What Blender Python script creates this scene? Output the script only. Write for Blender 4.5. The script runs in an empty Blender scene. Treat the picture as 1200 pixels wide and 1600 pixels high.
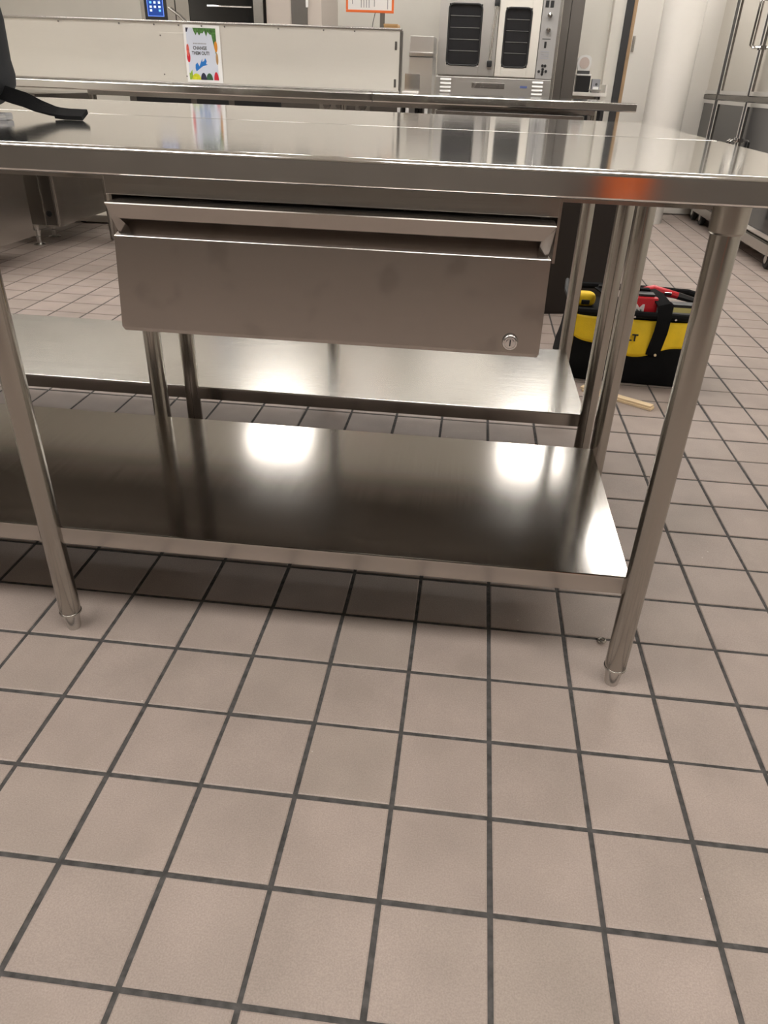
import bpy, bmesh, math, random
from mathutils import Vector, Matrix
random.seed(7)
R = math.radians
SC = bpy.context.scene
COL = SC.collection

# ------------------------------------------------------------------ camera
FPX, PPX, PPY = 1135.71, 613.38, 811.84          # focal length / principal point in px of the 1200x1600 frame
YAW, PITCH, ROLL = -0.0893678, -0.5452323, 0.0389893
CAM = Vector((0.8474, -1.0822, 1.0085))
fw = Vector((math.sin(YAW)*math.cos(PITCH), math.cos(YAW)*math.cos(PITCH), math.sin(PITCH)))
rt = Vector((math.cos(YAW), -math.sin(YAW), 0)); up = rt.cross(fw)
rt2 = math.cos(ROLL)*rt + math.sin(ROLL)*up; up2 = -math.sin(ROLL)*rt + math.cos(ROLL)*up
cd = bpy.data.cameras.new('camera'); cam = bpy.data.objects.new('camera', cd); COL.objects.link(cam)
cam.matrix_world = Matrix(((rt2.x, up2.x, -fw.x, CAM.x), (rt2.y, up2.y, -fw.y, CAM.y), (rt2.z, up2.z, -fw.z, CAM.z), (0, 0, 0, 1)))
cd.sensor_fit = 'HORIZONTAL'; cd.sensor_width = 36; cd.lens = FPX/1200*36
cd.shift_x = (600-PPX)/1200; cd.shift_y = (PPY-800)/1200; cd.clip_start = .05
SC.camera = cam

# ------------------------------------------------------------------ world, lights, exposure
w = bpy.data.worlds.new('world'); SC.world = w; w.use_nodes = True
w.node_tree.nodes['Background'].inputs[0].default_value = (1, .95, .88, 1)
w.node_tree.nodes['Background'].inputs[1].default_value = .02
SC.view_settings.view_transform = 'Standard'; SC.view_settings.look = 'None'
SC.view_settings.gamma = 1; SC.view_settings.use_curve_mapping = False
SC.view_settings.exposure = 0.0
LIGHT_POWER = 14.0                                # emission of the ceiling panels
LIGHT_COL = (1.0, .965, .92)
CEIL = 2.75
PANELS = [(x, -1.15, .6) for x in (-2.3, -.6, 1.1, 2.8)] + [(x, 2.35, .6) for x in (-2.0, .9)] + [(x, 4.1, .6) for x in (-2.3, .55, 2.6)] + [(x, 5.75, .3) for x in (-.98, 1.62, 2.9)]

# ------------------------------------------------------------------ materials
MATS = {}
def nt(name):
    m = bpy.data.materials.new(name); m.use_nodes = True; MATS[name] = m
    return m, m.node_tree.nodes, m.node_tree.links, m.node_tree.nodes['Principled BSDF']
def plain(name, col, rough=.5, metal=0, spec=.5, noise=0, nscale=30, bump=0, bscale=200, coat=0, emis=None, estr=0, trans=0, alpha=1):
    m, N, L, p = nt(name)
    p.inputs['Base Color'].default_value = (*col, 1); p.inputs['Roughness'].default_value = rough
    p.inputs['Metallic'].default_value = metal; p.inputs['Specular IOR Level'].default_value = spec
    p.inputs['Coat Weight'].default_value = coat; p.inputs['Transmission Weight'].default_value = trans
    if emis: p.inputs['Emission Color'].default_value = (*emis, 1); p.inputs['Emission Strength'].default_value = estr
    tc = N.new('ShaderNodeTexCoord')
    if noise:
        n = N.new('ShaderNodeTexNoise'); n.inputs['Scale'].default_value = nscale; n.inputs['Detail'].default_value = 4
        L.new(tc.outputs['Object'], n.inputs['Vector'])
        r = N.new('ShaderNodeValToRGB')
        r.color_ramp.elements[0].position = .3; r.color_ramp.elements[1].position = .7
        r.color_ramp.elements[0].color = (*[c*(1-noise) for c in col], 1); r.color_ramp.elements[1].color = (*[min(1, c*(1+noise)) for c in col], 1)
        L.new(n.outputs['Fac'], r.inputs['Fac']); L.new(r.outputs['Color'], p.inputs['Base Color'])
    if bump:
        n = N.new('ShaderNodeTexNoise'); n.inputs['Scale'].default_value = bscale; n.inputs['Detail'].default_value = 3
        L.new(tc.outputs['Object'], n.inputs['Vector'])
        b = N.new('ShaderNodeBump'); b.inputs['Strength'].default_value = bump; b.inputs['Distance'].default_value = .002
        L.new(n.outputs['Fac'], b.inputs['Height']); L.new(b.outputs['Normal'], p.inputs['Normal'])
    return m
def steel(name, col=(.60, .57, .53), rough=.22, brush=(4, 300, 300), amt=.10, bump=.05, wave=0.0, smudge=0.0, aniso=0.0, scratch=0.0):
    m, N, L, p = nt(name)
    p.inputs['Metallic'].default_value = 1; p.inputs['Base Color'].default_value = (*col, 1)
    p.inputs['Anisotropic'].default_value = aniso
    tc = N.new('ShaderNodeTexCoord'); mp = N.new('ShaderNodeMapping'); mp.inputs['Scale'].default_value = brush
    L.new(tc.outputs['Object'], mp.inputs['Vector'])
    n = N.new('ShaderNodeTexNoise'); n.inputs['Scale'].default_value = 1; n.inputs['Detail'].default_value = 3
    L.new(mp.outputs['Vector'], n.inputs['Vector'])
    mr = N.new('ShaderNodeMapRange'); mr.inputs['To Min'].default_value = rough-amt/2; mr.inputs['To Max'].default_value = rough+amt/2
    L.new(n.outputs['Fac'], mr.inputs['Value'])
    last = mr.outputs['Result']
    if smudge:
        n2 = N.new('ShaderNodeTexNoise'); n2.inputs['Scale'].default_value = 17; n2.inputs['Detail'].default_value = 2
        L.new(tc.outputs['Object'], n2.inputs['Vector'])
        mx = N.new('ShaderNodeMix'); mx.data_type = 'RGBA'; mx.inputs['A'].default_value = (*col, 1); mx.inputs['B'].default_value = (*[c*.84 for c in col], 1)
        r3 = N.new('ShaderNodeMapRange'); r3.inputs['From Min'].default_value = .56; r3.inputs['From Max'].default_value = .74; r3.interpolation_type = 'SMOOTHSTEP'
        L.new(n2.outputs['Fac'], r3.inputs['Value']); L.new(r3.outputs['Result'], mx.inputs['Factor']); L.new(mx.outputs['Result'], p.inputs['Base Color'])
    L.new(last, p.inputs['Roughness'])
    h = n.outputs['Fac']
    b = N.new('ShaderNodeBump'); b.inputs['Strength'].default_value = bump; b.inputs['Distance'].default_value = .0004
    L.new(h, b.inputs['Height'])
    nrm = b.outputs['Normal']
    if wave:
        n3 = N.new('ShaderNodeTexNoise'); n3.inputs['Scale'].default_value = 5; n3.inputs['Detail'].default_value = 1
        L.new(tc.outputs['Object'], n3.inputs['Vector'])
        b2 = N.new('ShaderNodeBump'); b2.inputs['Strength'].default_value = wave; b2.inputs['Distance'].default_value = .01
        L.new(n3.outputs['Fac'], b2.inputs['Height']); L.new(nrm, b2.inputs['Normal']); nrm = b2.outputs['Normal']
    if scratch:
        v = N.new('ShaderNodeTexNoise'); v.inputs['Scale'].default_value = 22; v.inputs['Detail'].default_value = 5; v.inputs['Distortion'].default_value = 2.5
        L.new(tc.outputs['Object'], v.inputs['Vector'])
        b3 = N.new('ShaderNodeBump'); b3.inputs['Strength'].default_value = scratch; b3.inputs['Distance'].default_value = .002
        L.new(v.outputs['Fac'], b3.inputs['Height']); L.new(nrm, b3.inputs['Normal']); nrm = b3.outputs['Normal']
    L.new(nrm, p.inputs['Normal'])
    return m

M_TOP = steel('steel_tabletop', (.80, .79, .77), .09, (3, 260, 260), .05, .02, wave=.02)
M_EDGE = steel('steel_edge', (.60, .58, .56), .2, (3, 300, 500), .1, .06)
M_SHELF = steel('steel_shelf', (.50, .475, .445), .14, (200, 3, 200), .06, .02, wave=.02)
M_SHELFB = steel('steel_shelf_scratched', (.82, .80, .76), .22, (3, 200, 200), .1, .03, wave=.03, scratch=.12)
M_DRAWER = steel('steel_drawer', (.45, .42, .395), .24, (6, 400, 500), .10, .010, smudge=.03)
M_HOUSE = steel('steel_housing', (.47, .445, .415), .22, (6, 400, 500), .1, .010, smudge=.04)
M_LEG = steel('steel_tube', (.40, .38, .35), .20, (300, 300, 3), .1, .05)
M_SOCKET = steel('steel_cast', (.46, .43, .39), .36, (80, 80, 80), .1, .08)
M_STEEL = steel('steel_plain', (.56, .545, .52), .25, (4, 200, 200), .1, .05)
M_STEELV = steel('steel_vertical', (.55, .53, .50), .24, (200, 200, 4), .1, .05)
M_PANEL = steel('steel_panel', (.78, .75, .69), .5, (6, 60, 90), .1, .05)
M_DSTEEL = steel('steel_dark', (.22, .205, .19), .33, (200, 200, 4), .1, .05)
M_CHROME = plain('chrome', (.82, .82, .82), .06, 1)
M_DOORMIR = steel('steel_mirror_door', (.78, .76, .72), .08, (200, 200, 4), .05, .02)
M_GROUT = plain('grout', (.070, .066, .063), .9, noise=.45, nscale=60, bump=.5, bscale=400)
M_WALL = plain('wall_paint', (.68, .65, .59), .7, noise=.03, nscale=3, bump=.1, bscale=300)
M_WALLF = plain('wall_darkened', (.20, .18, .16), .4, noise=.1, nscale=4)  # unseen wall, darkened so steel facing the camera reflects dark
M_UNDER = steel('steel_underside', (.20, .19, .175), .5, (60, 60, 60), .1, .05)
M_CEIL = plain('ceiling_tile', (.82, .80, .76), .9, noise=.05, nscale=40)
M_COLUMN = plain('column_paint', (.78, .745, .69), .45, noise=.02, nscale=4)
M_BLACK = plain('black_plastic', (.012, .012, .013), .4)
M_RUBBER = plain('black_rubber', (.015, .015, .015), .6)
M_GASKET = plain('gasket', (.018, .019, .024), .4)
M_FABRIC = plain('black_nylon', (.005, .005, .0055), .9, spec=.2, noise=.3, nscale=20, bump=.5, bscale=500)
M_PACK = plain('charcoal_nylon', (.012, .013, .015), .85, spec=.25, noise=.3, nscale=15, bump=.5, bscale=600)
M_YELLOW = plain('yellow_canvas', (.90, .60, .012), .65, noise=.12, nscale=12, bump=.5, bscale=300)
M_RED = plain('red_plastic', (.55, .012, .022), .35)
M_WHITE = plain('white_plastic', (.80, .79, .77), .4)
M_PAPER = plain('paper', (.82, .81, .80), .7)
M_PRINTBG = plain('poster_sky', (.60, .64, .74), .6)
M_BIN = plain('brown_plastic', (.007, .0035, .003), .5, noise=.15, nscale=4)
M_WOOD = plain('pine', (.86, .68, .44), .6, noise=.12, nscale=8)
M_TAN = plain('door_edge_wood', (.45, .30, .17), .6, noise=.12, nscale=10)
M_JAMB = plain('dark_jamb', (.035, .035, .036), .5)
M_DOOR = plain('door_paint', (.78, .745, .69), .5)
M_ORANGE = plain('orange_frame', (.80, .16, .03), .5)
M_CARD = plain('cardboard', (.45, .27, .12), .8)
M_GLASS = plain('oven_glass', (.020, .020, .022), .06, spec=.8)
M_DKGLASS = plain('combi_glass', (.010, .010, .010), .05, spec=.8)
M_RACK = plain('rack_wire', (.16, .155, .145), .5)
M_OVEND = steel('steel_oven_door', (.68, .66, .63), .30, (200, 200, 4), .1, .03)
M_GREY = plain('grey_panel', (.32, .31, .30), .5)
M_DGREY = plain('dark_grey_print', (.06, .06, .06), .6)
M_MGREY = plain('mid_grey_print', (.30, .30, .32), .6)
M_SCREEN = plain('screen', (.004, .012, .06), .15, emis=(.012, .06, .32), estr=.9)
M_SCREENB = plain('screen_border', (.05, .1, .4), .2, emis=(.15, .30, .9), estr=.9)
M_ICON = plain('screen_icon', (.5, .6, .7), .2, emis=(.65, .80, 1), estr=.9)
M_ICONB = plain('screen_icon_blue', (.1, .4, .8), .2, emis=(.15, .45, .95), estr=.9)
M_GREEN = plain('print_green', (.06, .17, .035), .6, noise=.6, nscale=90)
M_LEAF = plain('print_light_green', (.26, .42, .04), .6, noise=.3, nscale=80)
M_LIME = plain('print_yellow', (.60, .62, .02), .6, noise=.2, nscale=80)
M_AUB = plain('print_aubergine', (.02, .02, .05), .6)
M_DGREEN = plain('print_dark_green', (.03, .10, .045), .6, noise=.3, nscale=80)
M_PRED = plain('print_red', (.58, .01, .03), .6)
M_CORAL = plain('print_coral', (.65, .12, .09), .6, noise=.4, nscale=70)
M_PORANGE = plain('print_orange', (.65, .25, .02), .6)
M_BLUE = plain('print_blue', (.01, .16, .52), .6)
M_LAMP = plain('lamp_diffuser', (.9, .9, .9), .5, emis=LIGHT_COL, estr=LIGHT_POWER)
M_CLEAR = plain('clear_plastic', (.75, .76, .78), .12, trans=.75)
M_YEL = plain('yellow_label', (.62, .55, .22), .5)

def tile_material():
    m, N, L, p = nt('quarry_tile')
    geo = N.new('ShaderNodeNewGeometry')
    dv = N.new('ShaderNodeVectorMath'); dv.operation = 'DIVIDE'; dv.inputs[1].default_value = (.159, .159, 1e6)
    L.new(geo.outputs['Position'], dv.inputs[0])
    fl = N.new('ShaderNodeVectorMath'); fl.operation = 'FLOOR'; L.new(dv.outputs[0], fl.inputs[0])
    wn = N.new('ShaderNodeTexWhiteNoise'); L.new(fl.outputs[0], wn.inputs['Vector'])
    ramp = N.new('ShaderNodeValToRGB')
    e = ramp.color_ramp.elements
    e[0].color = (.355, .294, .256, 1); e[1].color = (.385, .315, .277, 1)
    k = e.new(.5); k.color = (.370, .304, .268, 1)
    L.new(wn.outputs['Value'], ramp.inputs['Fac'])
    n = N.new('ShaderNodeTexNoise'); n.inputs['Scale'].default_value = 7; n.inputs['Detail'].default_value = 3
    L.new(geo.outputs['Position'], n.inputs['Vector'])
    mr = N.new('ShaderNodeMapRange'); mr.inputs['From Min'].default_value = .3; mr.inputs['From Max'].default_value = .7
    mr.inputs['To Min'].default_value = .90; mr.inputs['To Max'].default_value = 1.08
    L.new(n.outputs['Fac'], mr.inputs['Value'])
    mx = N.new('ShaderNodeVectorMath'); mx.operation = 'SCALE'
    L.new(ramp.outputs['Color'], mx.inputs[0]); L.new(mr.outputs['Result'], mx.inputs['Scale'])
    # grit and small worn specks
    g = N.new('ShaderNodeTexNoise'); g.inputs['Scale'].default_value = 420; g.inputs['Detail'].default_value = 2
    L.new(geo.outputs['Position'], g.inputs['Vector'])
    gr = N.new('ShaderNodeMapRange'); gr.inputs['From Min'].default_value = .3; gr.inputs['From Max'].default_value = .7
    gr.inputs['To Min'].default_value = .88; gr.inputs['To Max'].default_value = 1.12
    L.new(g.outputs['Fac'], gr.inputs['Value'])
    mx2 = N.new('ShaderNodeVectorMath'); mx2.operation = 'SCALE'
    L.new(mx.outputs[0], mx2.inputs[0]); L.new(gr.outputs['Result'], mx2.inputs['Scale'])
    v = N.new('ShaderNodeTexVoronoi'); v.inputs['Scale'].default_value = 14; v.inputs['Randomness'].default_value = 1
    L.new(geo.outputs['Position'], v.inputs['Vector'])
    lt = N.new('ShaderNodeMath'); lt.operation = 'LESS_THAN'; lt.inputs[1].default_value = .022
    L.new(v.outputs['Distance'], lt.inputs[0])
    sp = N.new('ShaderNodeMix'); sp.data_type = 'RGBA'; sp.inputs['B'].default_value = (.62, .57, .52, 1)
    L.new(lt.outputs[0], sp.inputs['Factor']); L.new(mx2.outputs[0], sp.inputs['A'])
    # faint water stains
    s = N.new('ShaderNodeTexNoise'); s.inputs['Scale'].default_value = 9; s.inputs['Detail'].default_value = 1; s.inputs['Distortion'].default_value = .6
    L.new(geo.outputs['Position'], s.inputs['Vector'])
    sr = N.new('ShaderNodeMapRange'); sr.inputs['From Min'].default_value = .66; sr.inputs['From Max'].default_value = .70; sr.inputs['To Max'].default_value = .14
    L.new(s.outputs['Fac'], sr.inputs['Value'])
    st = N.new('ShaderNodeMix'); st.data_type = 'RGBA'; st.inputs['B'].default_value = (.29, .24, .20, 1)
    L.new(sr.outputs['Result'], st.inputs['Factor']); L.new(sp.outputs['Result'], st.inputs['A'])
    L.new(st.outputs['Result'], p.inputs['Base Color'])
    p.inputs['Roughness'].default_value = .5; p.inputs['Specular IOR Level'].default_value = .45
    b = N.new('ShaderNodeBump'); b.inputs['Strength'].default_value = .25; b.inputs['Distance'].default_value = .001
    L.new(g.outputs['Fac'], b.inputs['Height']); L.new(b.outputs['Normal'], p.inputs['Normal'])
    return m
M_TILE = tile_material()

# ------------------------------------------------------------------ mesh helpers
def wloc(o):
    v = Vector((0, 0, 0))
    while o is not None: v = v + o.location; o = o.parent
    return v
def tag(o, label=None, cat=None, group=None, kind=None):
    if label: o['label'] = label
    if cat: o['category'] = cat
    if group: o['group'] = group
    if kind: o['kind'] = kind
    return o
def empty(name, loc, label=None, cat=None, group=None, rz=0):
    o = bpy.data.objects.new(name, None); COL.objects.link(o); o.location = loc; o.rotation_euler.z = rz
    o.empty_display_size = .1
    return tag(o, label, cat, group)
class MB:
    def __init__(s): s.b = bmesh.new()
    def box(s, x0, x1, y0, y1, z0, z1, bev=0, seg=2, rz=0):
        g = bmesh.ops.create_cube(s.b, size=1)
        vs = g['verts']
        c = Vector(((x0+x1)/2, (y0+y1)/2, (z0+z1)/2)); d = (abs(x1-x0), abs(y1-y0), abs(z1-z0))
        for v in vs: v.co = Vector((v.co.x*d[0], v.co.y*d[1], v.co.z*d[2]))
        if bev:
            es = list({e for v in vs for e in v.link_edges})
            r = bmesh.ops.bevel(s.b, geom=es, offset=min(bev, min(d)*.49), segments=seg, profile=.5, affect='EDGES')
            vs = list({v for f in r['faces'] for v in f.verts} | {v for v in vs if v.is_valid})
        M = Matrix.Rotation(rz, 3, 'Z')
        for v in vs: v.co = M @ v.co + c
        return s
    def lathe(s, prof, c=(0, 0, 0), n=24, axis='Z', cap=True):
        rings = []
        for r, h in prof:
            ring = []
            for k in range(n):
                a = 2*math.pi*k/n; p = (r*math.cos(a), r*math.sin(a), h)
                if axis == 'X': p = (p[2], p[0], p[1])
                if axis == 'Y': p = (p[0], p[2], p[1])
                ring.append(s.b.verts.new((p[0]+c[0], p[1]+c[1], p[2]+c[2])))
            rings.append(ring)
        for a, b in zip(rings, rings[1:]):
            for k in range(n): s.b.faces.new((a[k], a[(k+1) % n], b[(k+1) % n], b[k]))
        if cap:
            s.b.faces.new(rings[0][::-1]); s.b.faces.new(rings[-1])
        return s
    def cyl(s, c, r, h, n=24, axis='Z', ch=0):
        prof = [(r-ch, 0), (r, ch), (r, h-ch), (r-ch, h)] if ch else [(r, 0), (r, h)]
        return s.lathe(prof, c, n, axis)
    def tube(s, pts, r, n=8, closed=False):
        pts = [Vector(p) for p in pts]; rings = []
        N = len(pts)
        prev = None
        for i, p in enumerate(pts):
            if closed: t = (pts[(i+1) % N]-pts[i-1]).normalized()
            else: t = (pts[min(i+1, N-1)]-pts[max(i-1, 0)]).normalized()
            if prev is None:
                a = Vector((0, 0, 1)) if abs(t.z) < .9 else Vector((1, 0, 0))
                u = t.cross(a).normalized()
            else: u = (prev - t*prev.dot(t)).normalized()
            prev = u; v = t.cross(u)
            rr = r[i] if isinstance(r, (list, tuple)) else r
            rings.append([s.b.verts.new(p+u*math.cos(2*math.pi*k/n)*rr+v*math.sin(2*math.pi*k/n)*rr) for k in range(n)])
        prs = list(zip(rings, rings[1:])) + ([(rings[-1], rings[0])] if closed else [])
        for a, b in prs:
            for k in range(n): s.b.faces.new((a[k], a[(k+1) % n], b[(k+1) % n], b[k]))
        if not closed: s.b.faces.new(rings[0][::-1]); s.b.faces.new(rings[-1])
        return s
    def loft(s, rings, cap=True, closed=True):
        rs = [[s.b.verts.new(p) for p in ring] for ring in rings]
        n = len(rs[0])
        for a, b in zip(rs, rs[1:]):
            for k in range(n if closed else n-1): s.b.faces.new((a[k], a[(k+1) % n], b[(k+1) % n], b[k]))
        if cap and closed: s.b.faces.new(rs[0][::-1]); s.b.faces.new(rs[-1])
        return s
    def prism(s, pts, a0, a1, axis='Y'):      # polygon (2D) extruded along an axis
        def P(p, h): return {'Y': (p[0], h, p[1]), 'X': (h, p[0], p[1]), 'Z': (p[0], p[1], h)}[axis]
        A = [s.b.verts.new(P(p, a0)) for p in pts]; B = [s.b.verts.new(P(p, a1)) for p in pts]
        n = len(pts)
        for k in range(n): s.b.faces.new((A[k], A[(k+1) % n], B[(k+1) % n], B[k]))
        s.b.faces.new(A[::-1]); s.b.faces.new(B)
        return s
    def build(s, name, mat, parent=None, local=False, smooth=True, kind=None, label=None, cat=None, group=None, angle=35, wn=True):
        bmesh.ops.recalc_face_normals(s.b, faces=s.b.faces)
        vs = s.b.verts
        lo = Vector((min(v.co.x for v in vs), min(v.co.y for v in vs), min(v.co.z for v in vs)))
        hi = Vector((max(v.co.x for v in vs), max(v.co.y for v in vs), max(v.co.z for v in vs)))
        c = (lo+hi)/2
        if parent is None: c.z = lo.z
        for v in vs: v.co -= c
        if smooth:
            for f in s.b.faces: f.smooth = True
            for e in s.b.edges:
                if len(e.link_faces) == 2 and e.calc_face_angle(0) > R(angle): e.smooth = False
        me = bpy.data.meshes.new(name); s.b.to_mesh(me); s.b.free()
        me.materials.append(mat)
        o = bpy.data.objects.new(name, me); COL.objects.link(o)
        if parent is not None:
            o.parent = parent
            if local:
                # coordinates given in the thing's own frame: only offsets of intermediate parts are taken off
                off = Vector((0, 0, 0)); q = parent
                while q.parent is not None: off += q.location; q = q.parent
                o.location = c-off
            else: o.location = c - wloc(parent)
        else: o.location = c
        if smooth and wn: m_ = o.modifiers.new('weighted_normal', 'WEIGHTED_NORMAL'); m_.keep_sharp = True; m_.weight = 100
        return tag(o, label, cat, group, kind)
def box(*a, **k): return MB().box(*a, **k)
def superel(b, c, r, e1=.5, e2=.5, n=28, m=14, f=None):
    def sg(v, e): return math.copysign(abs(v)**e, v)
    rings = []
    for i in range(m+1):
        ph = -math.pi/2+math.pi*i/m
        ring = []
        for k in range(n):
            th = 2*math.pi*k/n
            p = Vector((r[0]*sg(math.cos(ph), e1)*sg(math.cos(th), e2), r[1]*sg(math.cos(ph), e1)*sg(math.sin(th), e2), r[2]*sg(math.sin(ph), e1)))
            if f: p = f(p)
            ring.append(p+Vector(c))
        rings.append(ring)
    rings[0] = [p + (q-p)*.02 for p, q in zip(rings[0], rings[1])]; rings[-1] = [p + (q-p)*.02 for p, q in zip(rings[-1], rings[-2])]
    return b.loft(rings)
def text_mesh(body, size, loc, parent, mat, name='lettering', rot=(R(90), 0, 0), local=False, depth=.0004, bold=0, shear=0, label=None, width=None):
    cu = bpy.data.curves.new(name, 'FONT'); cu.body = body; cu.size = size; cu.align_x = 'CENTER'; cu.align_y = 'CENTER'; cu.extrude = depth; cu.offset = bold; cu.shear = shear
    t = bpy.data.objects.new(name, cu); COL.objects.link(t)
    dg = bpy.context.evaluated_depsgraph_get(); dg.update()
    me = bpy.data.meshes.new_from_object(t.evaluated_get(dg)); bpy.data.objects.remove(t); bpy.data.curves.remove(cu)
    me.materials.clear(); me.materials.append(mat)
    o = bpy.data.objects.new(name, me); COL.objects.link(o); o.parent = parent; o.rotation_euler = rot
    if local:
        off = Vector((0, 0, 0)); q = parent
        while q.parent is not None: off += q.location; q = q.parent
        o.location = Vector(loc)-off
    else: o.location = Vector(loc)-wloc(parent)
    if width:
        xs = [v.co.x for v in me.vertices]; o.scale.x = width/(max(xs)-min(xs))
    if label: o['label'] = label
    return o

# ------------------------------------------------------------------ room shell
XL, XR, YF, YB = -3.7, 3.75, -4.6, 7.6
S = .159
fl = box(XL-.1, XR+.1, YF-.1, YB+.1, -.12, -.0022).build('floor', M_GROUT, kind='structure')
half = .0754
def tile_bm(b, cx, cy, dz=0):
    ch = .0022; z0, z1 = -.004, 0+dz
    lo = [b.verts.new((cx+sx*half, cy+sy*half, z0)) for sx, sy in ((-1, -1), (1, -1), (1, 1), (-1, 1))]
    mi = [b.verts.new((cx+sx*half, cy+sy*half, z1-.0012)) for sx, sy in ((-1, -1), (1, -1), (1, 1), (-1, 1))]
    tp = [b.verts.new((cx+sx*(half-ch), cy+sy*(half-ch), z1)) for sx, sy in ((-1, -1), (1, -1), (1, 1), (-1, 1))]
    for a, c in ((lo, mi), (mi, tp)):
        for k in range(4): b.faces.new((a[k], a[(k+1) % 4], c[(k+1) % 4], c[k]))
    b.faces.new(tp)
cells = []
for i in range(math.floor(XL/S), math.ceil(XR/S)):
    for j in range(math.floor(YF/S), math.ceil(YB/S)):
        c = Vector(((i+.5)*S, (j+.5)*S, 0)); d = c-CAM; z = d.dot(fw)
        vis = False
        if z > .2:
            px = PPX+FPX*d.dot(rt2)/z; py = PPY-FPX*d.dot(up2)/z
            vis = -60 < px < 1260 and 290 < py < 1680
        cells.append((0 if vis else 1, d.length, c))
cells.sort(key=lambda t: (t[0], t[1]))
bt = bmesh.new(); tile_bm(bt, 0, 0); mt = bpy.data.meshes.new('tile'); bt.to_mesh(mt); bt.free(); mt.materials.append(M_TILE)
fo = wloc(fl)
for v, d, c in cells[:300]:
    o = bpy.data.objects.new('tile', mt); COL.objects.link(o); o.parent = fl
    o.location = c-fo+Vector((random.uniform(-.0006, .0006), random.uniform(-.0006, .0006), random.uniform(-.0005, .0003)))
    o.rotation_euler.z = random.uniform(-.004, .004)
bt = bmesh.new()
for v, d, c in cells[300:]: tile_bm(bt, c.x-fo.x, c.y-fo.y)
mt2 = bpy.data.meshes.new('tile_field'); bt.to_mesh(mt2); bt.free(); mt2.materials.append(M_TILE)
o = bpy.data.objects.new('tile_field', mt2); COL.objects.link(o); o.parent = fl; o.location = (0, 0, -fo.z); o['kind'] = 'stuff'

box(XL-.1, XR+.1, YF-.1, YB+.1, CEIL, CEIL+.1).build('ceiling', M_CEIL, kind='structure')
box(XL-.1, XL, YF, YB, 0, CEIL).build('wall_left', M_WALL, kind='structure')
box(XR, XR+.1, YF, YB, 0, CEIL).build('wall_right', M_WALL, kind='structure')
box(XL-.1, XR+.1, YF-.1, YF, 0, CEIL).build('wall_front', M_WALLF, kind='structure')
box(XL-.1, XR+.1, YB, YB+.1, 0, CEIL).build('wall_far', M_WALL, kind='structure')
# partition behind the cooking line, ending at the dark door jamb
box(XL, 1.86, 6.6, 6.7, 0, CEIL).build('wall_back', M_WALL, kind='structure')
box(1.86, 1.96, 6.5, 6.7, 0, CEIL).build('trim_1', M_WALL, kind='structure')
box(1.962, 2.02, 6.48, 6.72, 0, 2.2).build('trim_2', M_JAMB, kind='structure')
dr = box(2.052, 2.98, 6.50, 6.545, .01, 2.15).build('door_1', M_DOOR, kind='structure')
box(2.022, 2.0515, 6.50, 6.545, .01, 2.15).build('door_edge', M_TAN, dr, label='tan wooden edge of the open door')
h = box(2.056, 2.078, 6.488, 6.5, 1.27, 1.385, .003).build('hinge', M_STEELV, dr)
MB().lathe([(.16, 0), (.16, CEIL)], (2.33, 6.0, 0), 48).build('column', M_COLUMN, kind='structure')

# ceiling light panels; unseen square ones added to brighten the far walls
fr = None
for i, (x, y, hw) in enumerate(PANELS):
    r = empty('ceiling_light', (x, y, CEIL), 'long recessed ceiling light panel lighting the kitchen from above' if hw > .4 else 'unseen square ceiling light panel added to brighten the far walls', 'light', 'long ceiling light panels' if hw > .4 else 'added square ceiling light panels')
    f = MB()
    for (a, b2, c2, d2) in ((-hw-.02, -hw, -.32, .32), (hw, hw+.02, -.32, .32), (-hw, hw, -.32, -.30), (-hw, hw, .30, .32)):
        f.box(x+a, x+b2, y+c2, y+d2, CEIL-.02, CEIL)
    f.build('frame', M_WHITE, r)
    box(x-hw, x+hw, y-.30, y+.30, CEIL-.014, CEIL-.002).build('diffuser', M_LAMP, r)

# ------------------------------------------------------------------ the two work tables
ZT = .917
def leg(root, x, y, z1, label=None):
    l = MB().lathe([(.0185, .042), (.0206, .046), (.0206, z1)], (x, y, 0), 32).build('leg', M_LEG, root)
    MB().lathe([(.0125, 0), (.0135, .003), (.0160, .030), (.0165, .040), (.0218, .041), (.0218, .0445), (.019, .0455)], (x, y, 0), 28).build('foot', M_STEEL, l)
    MB().lathe([(.0215, z1-.042), (.0245, z1-.039), (.0250, z1)], (x, y, 0), 32).build('socket', M_SOCKET, l)
    return l
def tabletop(root, x0, x1, y0, y1):
    b = MB()
    # rolled front edge: a profile in y,z pulled along x
    pr = [(y1, ZT-.030), (y1, ZT-.003), (y1-.003, ZT), (y0+.007, ZT), (y0+.0035, ZT-.0010), (y0+.001, ZT-.004), (y0, ZT-.008),
          (y0+.0005, ZT-.0335), (y0+.0025, ZT-.0362), (y0+.005, ZT-.037), (y0+.012, ZT-.037), (y0+.016, ZT-.033), (y0+.016, ZT-.030)]
    b.prism(pr, x0, x1, 'X')
    o = b.build('tabletop', M_TOP, root, angle=50)
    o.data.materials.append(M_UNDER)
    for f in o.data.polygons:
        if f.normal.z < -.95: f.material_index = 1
    return o
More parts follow.
